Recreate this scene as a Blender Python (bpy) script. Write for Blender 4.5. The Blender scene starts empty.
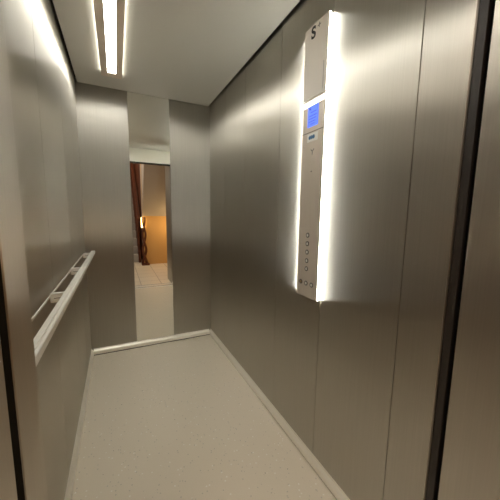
import bpy, bmesh, math, random
from mathutils import Vector, Matrix
random.seed(4)
S = bpy.context.scene
C = S.collection
PI = math.pi

# ------------------------------------------------------------------ measures (metres)
XL, XR = -0.242, 0.820          # inner faces of the side walls
YB = 2.597                      # inner face of the back wall
YF = 0.470                      # inner face of the front wall
ZC = 2.200                      # underside of the ceiling panel
XJ = -0.1235                    # left edge of the door opening
ZH = 2.000                      # door head
YG0, YG1 = 0.398, 0.413         # dark slot the doors run in
YL = 0.050                      # landing side of the door frame

# ------------------------------------------------------------------ helpers
def box(bm, x0, y0, z0, x1, y1, z1, bev=0.0, seg=1):
    r = bmesh.ops.create_cube(bm, size=1.0)
    vs = r['verts']
    for v in vs:
        v.co = Vector((x0 + (v.co.x + .5) * (x1 - x0), y0 + (v.co.y + .5) * (y1 - y0), z0 + (v.co.z + .5) * (z1 - z0)))
    if bev > 0:
        es = list({e for v in vs for e in v.link_edges})
        bmesh.ops.bevel(bm, geom=es, offset=bev, segments=seg, affect='EDGES', profile=.5)
    return bm

def tube(bm, pts, rad, n=10):
    """round bar through pts; rad is one number or one per point"""
    pts = [Vector(p) for p in pts]
    rads = rad if isinstance(rad, (list, tuple)) else [rad] * len(pts)
    rings = []
    up0 = None
    for i, p in enumerate(pts):
        d = (pts[min(i + 1, len(pts) - 1)] - pts[max(i - 1, 0)]).normalized()
        ref = up0 if up0 is not None else (Vector((0, 0, 1)) if abs(d.z) < .9 else Vector((1, 0, 0)))
        a = (ref - d * ref.dot(d)).normalized()
        up0 = a
        b = d.cross(a)
        rings.append([bm.verts.new(p + (a * math.cos(2 * PI * k / n) + b * math.sin(2 * PI * k / n)) * rads[i]) for k in range(n)])
    for r0, r1 in zip(rings, rings[1:]):
        for k in range(n):
            bm.faces.new((r0[k], r0[(k + 1) % n], r1[(k + 1) % n], r1[k]))
    bm.faces.new(list(reversed(rings[0])))
    bm.faces.new(rings[-1])
    return bm

def prism(bm, prof, axis, a, b):
    """profile (list of 2-D points) swept along an axis from a to b"""
    def P(u, v, t):
        return {'y': (u, t, v), 'x': (t, u, v), 'z': (u, v, t)}[axis]
    A = [bm.verts.new(P(u, v, a)) for u, v in prof]
    B = [bm.verts.new(P(u, v, b)) for u, v in prof]
    n = len(prof)
    for i in range(n):
        bm.faces.new((A[i], A[(i + 1) % n], B[(i + 1) % n], B[i]))
    bm.faces.new(list(reversed(A)))
    bm.faces.new(B)
    return bm

def obj(name, bm, mat, parent=None, smooth=False, origin=None):
    off = Vector((0, 0, 0))
    p = parent
    while p is not None:
        off += Vector(p.location)
        p = p.parent
    loc = Vector((0, 0, 0))
    if origin is not None:
        loc = Vector(origin)
    bmesh.ops.recalc_face_normals(bm, faces=bm.faces)
    bmesh.ops.translate(bm, verts=bm.verts, vec=-(off + loc))
    me = bpy.data.meshes.new(name)
    bm.to_mesh(me)
    bm.free()
    if smooth:
        for f in me.polygons:
            f.use_smooth = True
    me.materials.append(mat)
    o = bpy.data.objects.new(name, me)
    o.location = loc
    C.objects.link(o)
    if parent is not None:
        o.parent = parent
    return o

def thing(name, label, cat, loc, group=None):
    o = bpy.data.objects.new(name, None)
    C.objects.link(o)
    o.location = loc
    o.empty_display_size = .05
    o['label'] = label
    o['category'] = cat
    if group:
        o['group'] = group
    return o

def tag(o, label, cat):
    o['label'] = label
    o['category'] = cat
    return o

def struct(name, bm, mat, parent=None, label=None):
    o = obj(name, bm, mat, parent)
    if parent is None:
        o['kind'] = 'structure'
    if label:
        o['label'] = label
    return o

def BM():
    return bmesh.new()

# ------------------------------------------------------------------ materials
def new_mat(name):
    m = bpy.data.materials.new(name)
    m.use_nodes = True
    nt = m.node_tree
    return m, nt, nt.nodes['Principled BSDF']

def plain(name, col, rough=.5, metal=0.0, spec=.5):
    m, nt, b = new_mat(name)
    b.inputs['Base Color'].default_value = (*col, 1)
    b.inputs['Roughness'].default_value = rough
    b.inputs['Metallic'].default_value = metal
    b.inputs['Specular IOR Level'].default_value = spec
    return m

def glow(name, col, strength):
    m, nt, b = new_mat(name)
    b.inputs['Base Color'].default_value = (.8, .8, .8, 1)
    b.inputs['Emission Color'].default_value = (*col, 1)
    b.inputs['Emission Strength'].default_value = strength
    return m

def steel(name, col, rough=.32, aniso=.75, streak=.06, stretch=(240, 240, 3)):
    """steel brushed from top to bottom: reflections spread sideways"""
    m, nt, b = new_mat(name)
    L = nt.links
    tc = nt.nodes.new('ShaderNodeTexCoord')
    mp = nt.nodes.new('ShaderNodeMapping')
    mp.inputs['Scale'].default_value = stretch
    nz = nt.nodes.new('ShaderNodeTexNoise')
    nz.inputs['Scale'].default_value = 1.0
    nz.inputs['Detail'].default_value = 3
    L.new(tc.outputs['Object'], mp.inputs['Vector'])
    L.new(mp.outputs['Vector'], nz.inputs['Vector'])
    mr = nt.nodes.new('ShaderNodeMapRange')
    mr.inputs['To Min'].default_value = rough - streak
    mr.inputs['To Max'].default_value = rough + streak
    L.new(nz.outputs['Fac'], mr.inputs['Value'])
    L.new(mr.outputs['Result'], b.inputs['Roughness'])
    mx = nt.nodes.new('ShaderNodeMix')
    mx.data_type = 'RGBA'
    mx.inputs['A'].default_value = (*[c * .90 for c in col], 1)
    mx.inputs['B'].default_value = (*[min(1, c * 1.10) for c in col], 1)
    L.new(nz.outputs['Fac'], mx.inputs['Factor'])
    L.new(mx.outputs['Result'], b.inputs['Base Color'])
    b.inputs['Metallic'].default_value = .95
    b.inputs['Anisotropic'].default_value = aniso
    tg = nt.nodes.new('ShaderNodeTangent')
    tg.direction_type = 'RADIAL'
    tg.axis = 'Z'
    L.new(tg.outputs['Tangent'], b.inputs['Tangent'])
    return m

M = {}
M['steel'] = steel('brushed_steel', (.50, .478, .43), .41, 1.0)
M['frame_steel'] = steel('door_frame_steel', (.54, .515, .47), .42, 1.0)
M['plate_steel'] = plain('panel_plate_steel', (.66, .59, .51), .45, .45)
M['plate_light'] = plain('light_panel_plate', (.80, .75, .69), .5, .1)
M['alu'] = plain('satin_aluminium', (.90, .88, .82), .36, .3)
M['skirt'] = plain('skirting_aluminium', (.93, .90, .82), .34, .45)
M['alu_dark'] = plain('groove_grey', (.12, .115, .105), .5, .6)
M['chrome'] = plain('bright_metal', (.85, .84, .8), .16, 1.0)
M['mirror'] = plain('mirror_glass', (.87, .87, .83), .0, 1.0)
M['black'] = plain('black_slot', (.006, .006, .006), .7)
M['rubber'] = plain('dark_brown_seal', (.022, .016, .012), .45)
M['cap'] = plain('shadow_gap', (.02, .02, .02), .8)
M['ink'] = plain('black_print', (.01, .01, .01), .5)
M['grey_ink'] = plain('grey_print', (.22, .21, .2), .5)
M['blue_ink'] = plain('blue_print', (.05, .16, .32), .5)
M['white_plastic'] = plain('white_label', (.78, .78, .75), .4)
M['lamp'] = glow('lamp_diffuser', (1.0, .98, .905), 21)
M['lamp_side'] = glow('lamp_side_slot', (1.0, .98, .85), 6)
M['lamp_frame'] = plain('lamp_frame', (.80, .70, .60), .5, .1)
M['led'] = glow('led_strip', (.98, 1.0, .92), 92)
M['led_bar'] = glow('led_bar', (.97, 1.0, .97), 2.0)
M['screen'] = glow('blue_screen', (.10, .19, 1.0), .95)
M['screen'].node_tree.nodes['Principled BSDF'].inputs['Base Color'].default_value = (.02, .03, .10, 1)
M['screen_ink'] = plain('screen_print', (.01, .02, .2), .4)
M['button_led'] = plain('button_lens', (.75, .73, .68), .3)
M['alarm'] = plain('alarm_lens', (.30, .20, .08), .35)
M['wood'] = plain('red_brown_wood', (.11, .034, .016), .5, 0, .25)
M['plaster'] = plain('beige_plaster', (.44, .385, .335), .8)
M['orange'] = plain('ochre_plaster', (.70, .40, .14), .7)
M['lamp_warm'] = glow('warm_lamp', (1.0, .62, .2), 6)
M['step'] = plain('grey_stone_step', (.42, .40, .37), .5)
M['header'] = plain('pale_painted_metal', (.80, .78, .70), .45, .0)

# ceiling: matt-satin painted sheet
m, nt, b = new_mat('ceiling_sheet')
b.inputs['Base Color'].default_value = (.66, .65, .60, 1)
b.inputs['Roughness'].default_value = .55
M['ceiling'] = m

# speckled floor covering
m, nt, b = new_mat('speckled_floor')
L = nt.links
tc = nt.nodes.new('ShaderNodeTexCoord')
def speck(scale, lo, hi, seedvec):
    mp = nt.nodes.new('ShaderNodeMapping')
    mp.inputs['Location'].default_value = seedvec
    L.new(tc.outputs['Object'], mp.inputs['Vector'])
    v = nt.nodes.new('ShaderNodeTexVoronoi')
    v.inputs['Scale'].default_value = scale
    L.new(mp.outputs['Vector'], v.inputs['Vector'])
    sp = nt.nodes.new('ShaderNodeSeparateColor')
    L.new(v.outputs['Color'], sp.inputs['Color'])
    gt = nt.nodes.new('ShaderNodeMath'); gt.operation = 'GREATER_THAN'; gt.inputs[1].default_value = hi
    L.new(sp.outputs[0], gt.inputs[0])
    lt = nt.nodes.new('ShaderNodeMath'); lt.operation = 'LESS_THAN'; lt.inputs[1].default_value = lo
    L.new(v.outputs['Distance'], lt.inputs[0])
    mu = nt.nodes.new('ShaderNodeMath'); mu.operation = 'MULTIPLY'
    L.new(gt.outputs[0], mu.inputs[0]); L.new(lt.outputs[0], mu.inputs[1])
    return mu.outputs[0]
nz = nt.nodes.new('ShaderNodeTexNoise'); nz.inputs['Scale'].default_value = 260; nz.inputs['Detail'].default_value = 4
L.new(tc.outputs['Object'], nz.inputs['Vector'])
base = nt.nodes.new('ShaderNodeMix'); base.data_type = 'RGBA'
base.inputs['A'].default_value = (.70, .635, .525, 1); base.inputs['B'].default_value = (.81, .74, .62, 1)
L.new(nz.outputs['Fac'], base.inputs['Factor'])
cur = base.outputs['Result']
for sc_, lo, hi, sv, colr in ((90, .30, .90, (0, 0, 0), (.56, .52, .45, 1)), (70, .28, .93, (7, 3, 1), (.88, .85, .78, 1)), (42, .10, .965, (2, 9, 4), (.95, .93, .88, 1)), (46, .10, .965, (5, 1, 8), (.12, .10, .08, 1))):
    mx = nt.nodes.new('ShaderNodeMix'); mx.data_type = 'RGBA'
    L.new(speck(sc_, lo, hi, sv), mx.inputs['Factor'])
    L.new(cur, mx.inputs['A']); mx.inputs['B'].default_value = colr
    cur = mx.outputs['Result']
L.new(cur, b.inputs['Base Color'])
b.inputs['Roughness'].default_value = .38
M['floor'] = m

# pale tiles of the landing
m, nt, b = new_mat('landing_tiles')
L = nt.links
tc = nt.nodes.new('ShaderNodeTexCoord')
br = nt.nodes.new('ShaderNodeTexBrick')
br.offset = 0.0
br.inputs['Scale'].default_value = 1.0
br.inputs['Brick Width'].default_value = .33
br.inputs['Row Height'].default_value = .33
br.inputs['Mortar Size'].default_value = .006
br.inputs['Color1'].default_value = (.86, .79, .66, 1)
br.inputs['Color2'].default_value = (.78, .71, .59, 1)
br.inputs['Mortar'].default_value = (.42, .37, .3, 1)
L.new(tc.outputs['Object'], br.inputs['Vector'])
L.new(br.outputs['Color'], b.inputs['Base Color'])
b.inputs['Roughness'].default_value = .3
M['tiles'] = m

# ------------------------------------------------------------------ the car: walls, floor, ceiling
T = .03      # sheet depth of the wall panels
SEAM = .0026
ZW0, ZW1 = 0.0, 2.235
def side_wall(name, xin, sgn, ys, z0=ZW0):
    bm = BM()
    xa, xb = (xin, xin + sgn * T)
    for y0, y1 in zip(ys, ys[1:]):
        box(bm, min(xa, xb), y0 + SEAM / 2, z0, max(xa, xb), y1 - SEAM / 2, ZW1, .0008)
    return struct(name, bm, M['steel'])
side_wall('wall_right', XR, 1, [.435, .570, .957, 1.346, 1.802, 2.194, YB])
side_wall('wall_left', XL, -1, [YF, .80, 1.320, 1.855, 2.25, YB])
# backing behind the panels, painted shadow black so the joints are dark but closed
bm = BM(); box(bm, XR + T, YF - .03, 0, XR + T + .02, YB + .06, 2.30); struct('wall_right_backing', bm, M['cap'])
bm = BM(); box(bm, XL - T - .02, YF, 0, XL - T, YB + .06, 2.30); struct('wall_left_backing', bm, M['cap'])

XM0, XM1 = .118, .4535          # mirror
bm = BM()
box(bm, XL - T, YB, 0, XM0 - .001, YB + T, ZW1, .0008)
box(bm, XM1 + .001, YB, 0, XR + T, YB + T, ZW1, .0008)
box(bm, XM0 - .001, YB + .008, 0, XM1 + .001, YB + T, ZW1)
struct('wall_back', bm, M['steel'])
bm = BM(); box(bm, XM0 + .001, YB - .001, .058, XM1 - .001, YB + .007, ZC + .004, .0012)
tag(obj('mirror', bm, M['mirror']), 'tall narrow frameless mirror set between the steel panels of the back wall', 'mirror')

# ceiling panel hung with a shadow gap to the walls, dark cap above
bm = BM(); box(bm, XL + .016, YF + .0, ZC, XR - .016, YB - .006, ZC + .018, .001)
struct('ceiling', bm, M['ceiling'])
bm = BM(); box(bm, XL - T - .02, YF - .12, ZW1, XR + T + .02, YB + .06, ZW1 + .03)
struct('ceiling_cap', bm, M['cap'])

bm = BM(); box(bm, XL - T, YF + .03, -.05, XR + T, YB + T, 0)
struct('floor', bm, M['floor'])

# skirting: satin aluminium with a sloped top
def skirt_profile(xw, s):
    d, h = .016, .058
    return [(xw, 0.008), (xw + s * d, 0.008), (xw + s * d, h - .024), (xw + s * (d - .002), h - .020), (xw + s * .0035, h - .009), (xw + s * .0025, h - .001), (xw + s * .0015, h), (xw, h)]
bm = BM(); prism(bm, skirt_profile(XR, -1), 'y', .437, YB); struct('baseboard_right', bm, M['skirt'])
bm = BM(); prism(bm, skirt_profile(XL, 1), 'y', YF, YB); struct('baseboard_left', bm, M['skirt'])
bm = BM(); prism(bm, skirt_profile(YB - .001, -1), 'x', XL + .016, XR - .016); struct('baseboard_back', bm, M['skirt'])

# dark strip put in as the shade line under the skirting
bm = BM()
box(bm, XR - .0115, .437, 0, XR, YB, .0085)
box(bm, XL, YF, 0, XL + .0115, YB, .0085)
box(bm, XL, YB - .0125, 0, XR, YB, .0085)
struct('skirting_shade', bm, M['cap'])
# front wall of the car: return on the left, head over the opening
bm = BM()
box(bm, XL - T, YG1, 0, XJ, YF + .03, ZW1, .002)
box(bm, XJ, YG1, ZH, XR + T, YF + .03, ZW1, .002)
struct('wall_front', bm, M['header'])
bm = BM(); box(bm, XJ - .001, YG1 - .0018, 0.0, XJ + .0015, YF + .0305, ZH - .001, .0005)
struct('trim_1', bm, M['frame_steel'])

# the dark joint by the doors: brown seal, then the black slot, on both sides and over the head
bm = BM(); box(bm, XR + .006, YG1, 0, XR + T, .4345, ZH + .02, .001); struct('trim_2', bm, M['rubber'])
bm = BM()
box(bm, XR + .055, YG0, -.02, XR + .06, YG1, ZH + .06)
box(bm, XJ - .06, YG0, -.02, XJ - .055, YG1, ZH + .06)
box(bm, XJ - .06, YG0, ZH + .12, XR + .06, YG1, ZH + .125)
box(bm, XJ - .054, YG1 - .0015, 0.002, XJ - .0002, YG1 + .0005, ZH + .05)
box(bm, XJ - .054, .3865, 0.002, XJ - .0012, .388, ZH + .05)
box(bm, XJ, YG1 - .0015, ZH + .0005, XR + .03, YG1 + .0005, ZH + .055)
box(bm, XJ, YG1 - .0015, ZH - .016, XR - .001, YF + .029, ZH - .0005)
struct('trim_3', bm, M['black'])
# dark door edge standing back in the slot on the right and on the left
bm = BM(); box(bm, XR + .020, YG0 + .003, 0.003, XR + .05, YG1 - .003, ZH, .001); o = struct('door_1', bm, M['black'])
bm = BM(); box(bm, XJ - .05, .391, 0.003, XJ - .016, YG1 - .003, ZH, .001); o = struct('door_2', bm, M['black'])

# landing door frame (deep steel lining) : right jamb in two sheets, left jamb, head
bm = BM()
box(bm, XR, .262, 0, XR + .05, YG0, ZH + .07, .0015)
box(bm, XR + .001, -.08, 0, XR + .05, .2595, ZH + .07, .0015)
box(bm, XJ - .05, YL, 0, XJ, .387, ZH + .07, .0015)
box(bm, XJ - .05, YL, ZH + .07, XR + .05, YG0, ZH + .12, .0015)
struct('trim_4', bm, M['frame_steel'])

# sill
t = thing('door_sill', 'grooved metal sill across the doorway seen at the bottom of the mirror', 'sill', (.35, .4, 0))
bm = BM(); box(bm, XJ, YG1 + .004, -.03, XR + .03, YF + .028, .0015, .0008); obj('car_sill', bm, M['alu'], t)
bm = BM(); box(bm, XJ, .27, -.03, XR, YG0 - .004, .0015, .0008); obj('landing_sill', bm, M['alu'], t)
for y in (.440, .300):
    bm = BM(); box(bm, XJ + .002, y - .008, .0012, XR - .002, y + .008, .0019); obj('groove', bm, M['alu_dark'], t)

# ------------------------------------------------------------------ ceiling light
lx0, lx1, ly0, ly1 = -.054, .078, .62, 2.33
zb = 2.176
t = thing('ceiling_light', 'long slim ceiling light with bright diffuser and beige frame, glowing along both sides', 'ceiling light', ((lx0 + lx1) / 2, (ly0 + ly1) / 2, zb))
bm = BM()
dx0, dx1, dy0, dy1 = -.012, .039, ly0 + .04, 2.262
box(bm, lx0, ly0, zb, dx0, ly1, zb + .012, .001)
box(bm, dx1, ly0, zb, lx1, ly1, zb + .012, .001)
box(bm, dx0, dy1, zb, dx1, ly1, zb + .012, .001)
box(bm, dx0, ly0, zb, dx1, dy0, zb + .012, .001)
obj('frame', bm, M['lamp_frame'], t)
bm = BM(); box(bm, dx0, dy0, zb + .003, dx1, dy1, zb + .011, .0005); obj('diffuser', bm, M['lamp'], t)
bm = BM(); box(bm, lx0 + .012, ly0 + .012, zb + .012, lx1 - .012, ly1 - .012, ZC); obj('housing', bm, M['lamp_frame'], t)
for xa in (lx0 + .004, lx1 - .0115):
    bm = BM(); box(bm, xa, ly0 + .02, zb + .0125, xa + .0075, ly1 - .02, ZC - .002); obj('side_light', bm, M['lamp_side'], t)

# ------------------------------------------------------------------ handrail on the left wall
rx0, rx1, rz0, rz1 = -.190, -.162, .902, .926
ry0, ry1 = .53, 2.440
t = thing('handrail', 'satin metal handrail with a grooved bar along the left steel wall', 'handrail', (XL, 1.48, .9))
prof = [(rx0 + .003, rz0), (rx1 - .004, rz0), (rx1, rz0 + .004), (rx1, rz1 - .005), (rx1 - .0015, rz1 - .0015), (rx1 - .005, rz1), (rx1 - .009, rz1), (rx1 - .009, rz1 - .005), (rx1 - .0115, rz1 - .005), (rx1 - .0115, rz1), (rx0 + .003, rz1), (rx0, rz1 - .003), (rx0, rz0 + .003)]
bm = BM(); prism(bm, prof, 'y', ry0, ry1 - .001); obj('bar', bm, M['alu'], t)
bm = BM(); box(bm, rx0 + .001, ry1 - .001, rz0 + .001, rx1 - .001, ry1 + .004, rz1 - .001, .001); obj('end_cap', bm, M['alu'], t)
bm = BM(); box(bm, XL + .0002, ry0, .899, XL + .004, ry1, .908, .0006); obj('wall_strip', bm, M['alu'], t)
for y in (.62, 1.255, 1.79, 2.42):
    bm = BM()
    box(bm, XL + .0005, y - .010, .876, rx0 + .006, y + .010, .912, .0012)
    br_ = obj('bracket', bm, M['alu'], t)
    bm = BM(); box(bm, XL + .012, y - .0108, .892, rx0 - .006, y - .0098, .894); obj('slot', bm, M['alu_dark'], br_)

# ------------------------------------------------------------------ control panel on the right wall
px, py0, py1, pz0, pz1 = .8065, .963, 1.120, .832, 2.038
t = thing('control_panel', 'tall steel lift control panel with glowing white edges and a column of buttons', 'control panel', (XR, (py0 + py1) / 2, pz0))
bm = BM(); box(bm, px + .002, py0 + .004, pz0 + .002, XR + .004, py1 - .004, pz1 - .002); obj('body', bm, M['plate_steel'], t)
for ya, yb in ((py0 + .0005, py0 + .004), (py1 - .004, py1 - .0005)):
    bm = BM(); box(bm, px + .0015, ya, pz0 + .003, px + .0065, yb, pz1 - .003, .0004); obj('light_strip', bm, M['led'], t)
zbar0, zbar1 = 1.708, 1.728
zsplit = 1.594
bm = BM(); box(bm, px - .004, py0, 1.740, px + .0015, py1, pz1, .0012); obj('upper_plate', bm, M['plate_light'], t)
bm = BM(); box(bm, px + .0003, py0, zsplit + .001, px + .0016, py1, 1.740, .0003); obj('display_plate', bm, M['plate_steel'], t)
bm = BM(); box(bm, px, py0, pz0, px + .0016, py1, zsplit - .001, .0004); obj('lower_plate', bm, M['plate_steel'], t)
bm = BM(); box(bm, px + .0002, py0 + .0002, zsplit - .0014, px + .0018, py1 - .0002, zsplit + .0014); obj('plate_joint', bm, M['ink'], t)
bm = BM(); box(bm, px - .0015, py0 + .002, zbar0, px + .0006, py1 - .002, zbar1, .0005); obj('light_bar', bm, M['led_bar'], t)
sy0, sy1, sz0, sz1 = 1.009, 1.082, 1.617, 1.706
bm = BM(); box(bm, px - .0012, sy0, sz0, px + .0006, sy1, sz1, .0004); scr = obj('screen', bm, M['screen'], t)
bm = BM()
xs = px - .0016
for z, a, bb in ((1.678, .30, .85), (1.663, .12, .9), (1.651, .12, .8), (1.639, .12, .75), (1.628, .3, .7)):
    box(bm, xs, sy1 - .073 * bb, z - .0012, xs + .0006, sy1 - .073 * a, z + .0012)
box(bm, xs, 1.064, 1.692, xs + .0006, 1.072, 1.700); box(bm, xs, 1.060, 1.689, xs + .0006, 1.068, 1.694)
obj('screen_text', bm, M['screen_ink'], scr)
bm = BM(); box(bm, px - .0012, 1.006, 1.552, px + .0004, 1.080, 1.587, .0004); lab = obj('reader', bm, M['white_plastic'], t)
bm = BM()
for k in range(3):
    box(bm, px - .0016, 1.064 - .013 * k - .009, 1.562, px - .001, 1.064 - .013 * k, 1.579)
box(bm, px - .00155, 1.026, 1.565, px - .001, 1.069, 1.575)
obj('reader_icon', bm, M['blue_ink'], lab)
# small three-armed mark under the reader
bm = BM()
cy, cz = 1.040, 1.508
for ang in (math.radians(40), math.radians(140), math.radians(270)):
    ca, sa = math.cos(ang), math.sin(ang)
    w = .0018
    q = [(cy + sa * w, cz - ca * w), (cy - sa * w, cz + ca * w), (cy + ca * .015 - sa * w, cz + sa * .015 + ca * w), (cy + ca * .015 + sa * w, cz + sa * .015 - ca * w)]
    prism(bm, q, 'x', px - .0008, px + .0002)
obj('emblem', bm, M['grey_ink'], t)
bm = BM(); tube(bm, [(px - .0008, 1.042, 1.420), (px + .0005, 1.042, 1.420)], .003, 10); obj('microphone_hole', bm, M['ink'], t)

def text_part(name, txt, size, cy, cz, mat, x, parent, bold=0.0, rot=0.0):
    cu = bpy.data.curves.new(name, 'FONT')
    cu.body = txt; cu.size = size; cu.align_x = 'CENTER'; cu.align_y = 'CENTER'
    cu.extrude = .0004; cu.offset = bold
    tmp = bpy.data.objects.new(name, cu); C.objects.link(tmp)
    bpy.context.view_layer.update()
    me = bpy.data.meshes.new_from_object(tmp.evaluated_get(bpy.context.evaluated_depsgraph_get()))
    bpy.data.objects.remove(tmp); bpy.data.curves.remove(cu)
    bm = BM(); bm.from_mesh(me); bpy.data.meshes.remove(me)
    # text plane -> the panel face: right of the text towards -y, up towards +z, front towards -x
    R = Matrix(((0, 0, -1, 0), (-1, 0, 0, 0), (0, 1, 0, 0), (0, 0, 0, 1)))
    bmesh.ops.transform(bm, matrix=Matrix.Translation((x, cy, cz)) @ R @ Matrix.Rotation(rot, 4, 'Z'), verts=bm.verts)
    return obj(name, bm, mat, parent)
text_part('logo', 'S', .066, 1.059, 2.003, M['ink'], px - .0046, t, .002)
text_part('logo_plus', '+', .042, 1.022, 2.015, M['grey_ink'], px - .0046, t)
# thin line of small print down the edge of the upper plate
bm = BM()
z = 1.861
while z > 1.752:
    h = random.choice((.003, .004, .006))
    box(bm, px - .0046, .982, z - h, px - .0039, .9845, z)
    z -= h + .0016
obj('small_print', bm, M['grey_ink'], t)

def button(cy, cz, lens, rad=.0115):
    bm = BM()
    n = 20
    ring = []
    for (rr, xx) in ((rad, px + .0005), (rad, px - .002), (rad * .72, px - .0026), (rad * .66, px - .0005)):
        ring.append([bm.verts.new((xx, cy + rr * math.cos(2 * PI * k / n), cz + rr * math.sin(2 * PI * k / n))) for k in range(n)])
    for a, b2 in zip(ring, ring[1:]):
        for k in range(n):
            bm.faces.new((a[k], a[(k + 1) % n], b2[(k + 1) % n], b2[k]))
    bm.faces.new(ring[0]); bm.faces.new(ring[-1])
    bt = obj('button', bm, M['alu_dark'], t)
    bm = BM(); tube(bm, [(px - .0022, cy, cz), (px - .0004, cy, cz)], rad * .62, 16); obj('lens', bm, lens, bt)
    return bt
for i, z in enumerate((1.129, 1.089, 1.049, 1.008, .969)):
    button(1.0475, z, M['button_led'])
for y, l in ((1.087, M['alarm']), (1.046, M['button_led']), (1.005, M['button_led'])):
    button(y, .899, l)

# ------------------------------------------------------------------ landing behind the doorway (seen in the mirror)
LX0, LX1, LY0, LZ = -1.0, 1.7, -4.75, 3.6
bm = BM(); box(bm, LX0 - .1, LY0 - .1, -.05, LX1 + .1, .268, 0); struct('floor_landing', bm, M['tiles'])
bm = BM()
box(bm, LX0 - .1, YL, 0, XJ - .05, YL + .12, LZ)
box(bm, XR + .05, YL, 0, LX1 + .1, YL + .12, LZ)
box(bm, XJ - .05, YL, ZH + .12, XR + .05, YL + .12, LZ)
struct('wall_landing_lift_side', bm, M['plaster'])
bm = BM(); box(bm, LX0 - .1, LY0, 0, LX0, YL, LZ); struct('wall_landing_left', bm, M['plaster'])
bm = BM(); box(bm, LX1, -1.75, 0, LX1 + .1, YL, LZ); struct('wall_landing_right', bm, M['plaster'])
bm = BM(); box(bm, .55, -1.87, 0, LX1 + .1, -1.75, LZ); struct('wall_landing_ochre', bm, M['orange'])
bm = BM(); box(bm, LX0 - .1, LY0 - .1, 0, .55, LY0, LZ); struct('wall_landing_stair', bm, M['wood'])
bm = BM(); box(bm, .55, -2.05, 0, .65, -1.87, LZ); struct('wall_stair_right', bm, M['plaster'])
bm = BM(); box(bm, .55, LY0 - .1, 0, .65, -2.05, LZ); struct('wall_stair_panelling', bm, M['wood'])
bm = BM(); box(bm, LX0 - .1, LY0 - .1, LZ, LX1 + .1, YL + .12, LZ + .1); struct('ceiling_landing', bm, M['plaster'])
# slanting underside of the upper stair flight in front of the ochre wall
bm = BM(); prism(bm, [(-1.749, 1.15), (-1.749, LZ), (-.35, LZ), (-.62, 2.75)], 'x', .55, LX1); struct('ceiling_slope', bm, M['plaster'])

t = thing('staircase', 'stone stairs with a dark red brown wooden balustrade, seen in the mirror', 'staircase', (.1, -2.1, 0))
n_st, rise, going = 11, .185, .22
for k in range(n_st):
    bm = BM()
    y1 = -2.1 - going * k
    box(bm, -.55, y1 - going - .02, rise * k, .45, y1, rise * (k + 1), .004)
    obj('step', bm, M['step'], t)
    if k:
        pass
ye, ze = -2.1 - going * n_st, rise * n_st
bm = BM(); prism(bm, [(-2.04, 0.0), (-2.04, .26), (ye, ze + .26), (ye, ze - .1), (-2.3, 0.0)], 'x', .452, .50); obj('stringer', bm, M['wood'], t)
bm = BM(); prism(bm, [(-2.02, 1.02), (-2.02, 1.09), (ye, ze + 1.09), (ye, ze + 1.02)], 'x', .445, .51); obj('banister_rail', bm, M['wood'], t)
for k in range(18):
    y = -2.10 - k * .135
    z = (-2.04 - y) * rise / going
    bm = BM(); tube(bm, [(.476, y, z + .22), (.476, y, z + .45), (.476, y, z + .62), (.476, y, z + .8), (.476, y, z + 1.04)], [.016, .024, .016, .026, .015], 8); obj('baluster', bm, M['wood'], t, True)
# two carved stems wound round each other as the end post
t2 = thing('newel_post', 'twisted dark wooden end post at the foot of the mirrored stairs', 'post', (.56, -1.66, 0))
for s in (0, PI):
    pts = []; rad = []
    for k in range(25):
        q = k / 24
        a = s + q * 3.2 * PI
        amp = .045 * (1 - .5 * q)
        pts.append((.555 + amp * math.cos(a) + .01 * q, -1.66 + amp * math.sin(a), .02 + 1.1 * q))
        rad.append(.030 - .012 * q)
    bm = BM(); tube(bm, pts, rad, 9); obj('stem', bm, M['wood'], t2, True)
bm = BM(); box(bm, .49, -1.74, 0, .66, -1.58, .04, .006); obj('foot', bm, M['wood'], t2)

t = thing('wall_lamp', 'small warm glowing wall light behind the twisted post in the mirror', 'wall lamp', (.535, -1.75, 1.0))
bm = BM(); box(bm, .512, -1.75, .86, .548, -1.735, 1.13, .004); obj('backplate', bm, M['chrome'], t)
bm = BM(); tube(bm, [(.53, -1.71, .88), (.53, -1.71, 1.11)], .024, 12); obj('shade', bm, M['lamp_warm'], t)

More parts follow.
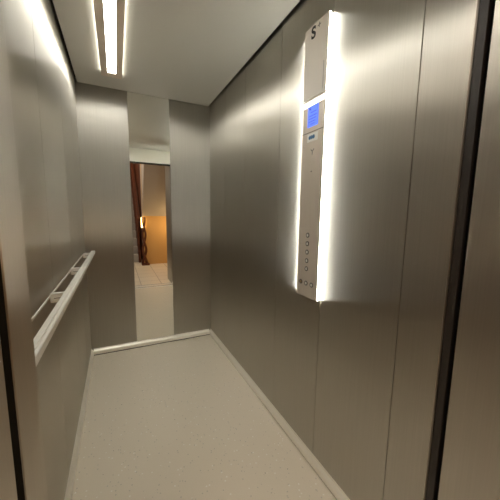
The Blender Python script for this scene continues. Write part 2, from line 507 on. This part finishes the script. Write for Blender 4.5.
# ------------------------------------------------------------------ lights of the landing
def area(name, loc, rot, sx, sy, power, col):
    l = bpy.data.lights.new(name, 'AREA'); l.shape = 'RECTANGLE'; l.size = sx; l.size_y = sy
    l.energy = power; l.color = col
    o = bpy.data.objects.new(name, l); o.location = loc; o.rotation_euler = rot; C.objects.link(o)
    return o
def point(name, loc, power, col, r=.05):
    l = bpy.data.lights.new(name, 'POINT'); l.energy = power; l.color = col; l.shadow_soft_size = r
    o = bpy.data.objects.new(name, l); o.location = loc; C.objects.link(o)
    return o
point('landing_lamp', (-.55, -.9, 2.9), 32, (1.0, .90, .78), .12)
point('niche_lamp', (1.15, -1.35, .95), 5, (1.0, .70, .34), .05)
point('stair_lamp', (-.3, -3.2, 3.2), 22, (1.0, .82, .62), .1)

w = bpy.data.worlds.new('world'); S.world = w; w.use_nodes = True
w.node_tree.nodes['Background'].inputs['Color'].default_value = (.02, .02, .02, 1)
w.node_tree.nodes['Background'].inputs['Strength'].default_value = 1

# ------------------------------------------------------------------ camera
f_px, yaw, pitch, roll, hgt = 275.5574, .4498, -.1288, .0141, 1.2227
fwd = Vector((math.sin(yaw) * math.cos(pitch), math.cos(yaw) * math.cos(pitch), math.sin(pitch)))
right = Vector((math.cos(yaw), -math.sin(yaw), 0))
up = right.cross(fwd)
r2 = math.cos(roll) * right + math.sin(roll) * up
u2 = -math.sin(roll) * right + math.cos(roll) * up
cd = bpy.data.cameras.new('camera')
cd.sensor_width = 36; cd.sensor_fit = 'HORIZONTAL'; cd.lens = f_px / 500 * 36; cd.clip_start = .01
co = bpy.data.objects.new('camera', cd); C.objects.link(co)
mw = Matrix.Identity(4)
for i in range(3):
    mw[i][0], mw[i][1], mw[i][2] = r2[i], u2[i], -fwd[i]
mw[0][3], mw[1][3], mw[2][3] = 0, 0, hgt
co.matrix_world = mw
S.camera = co

S.view_settings.view_transform = 'Standard'
S.view_settings.look = 'None'
S.view_settings.gamma = 1
S.view_settings.use_curve_mapping = False
S.view_settings.exposure = 0.58
S.cycles.max_bounces = 20
S.cycles.glossy_bounces = 16
S.cycles.diffuse_bounces = 6
S.cycles.sample_clamp_indirect = 0
S.cycles.use_denoising = True
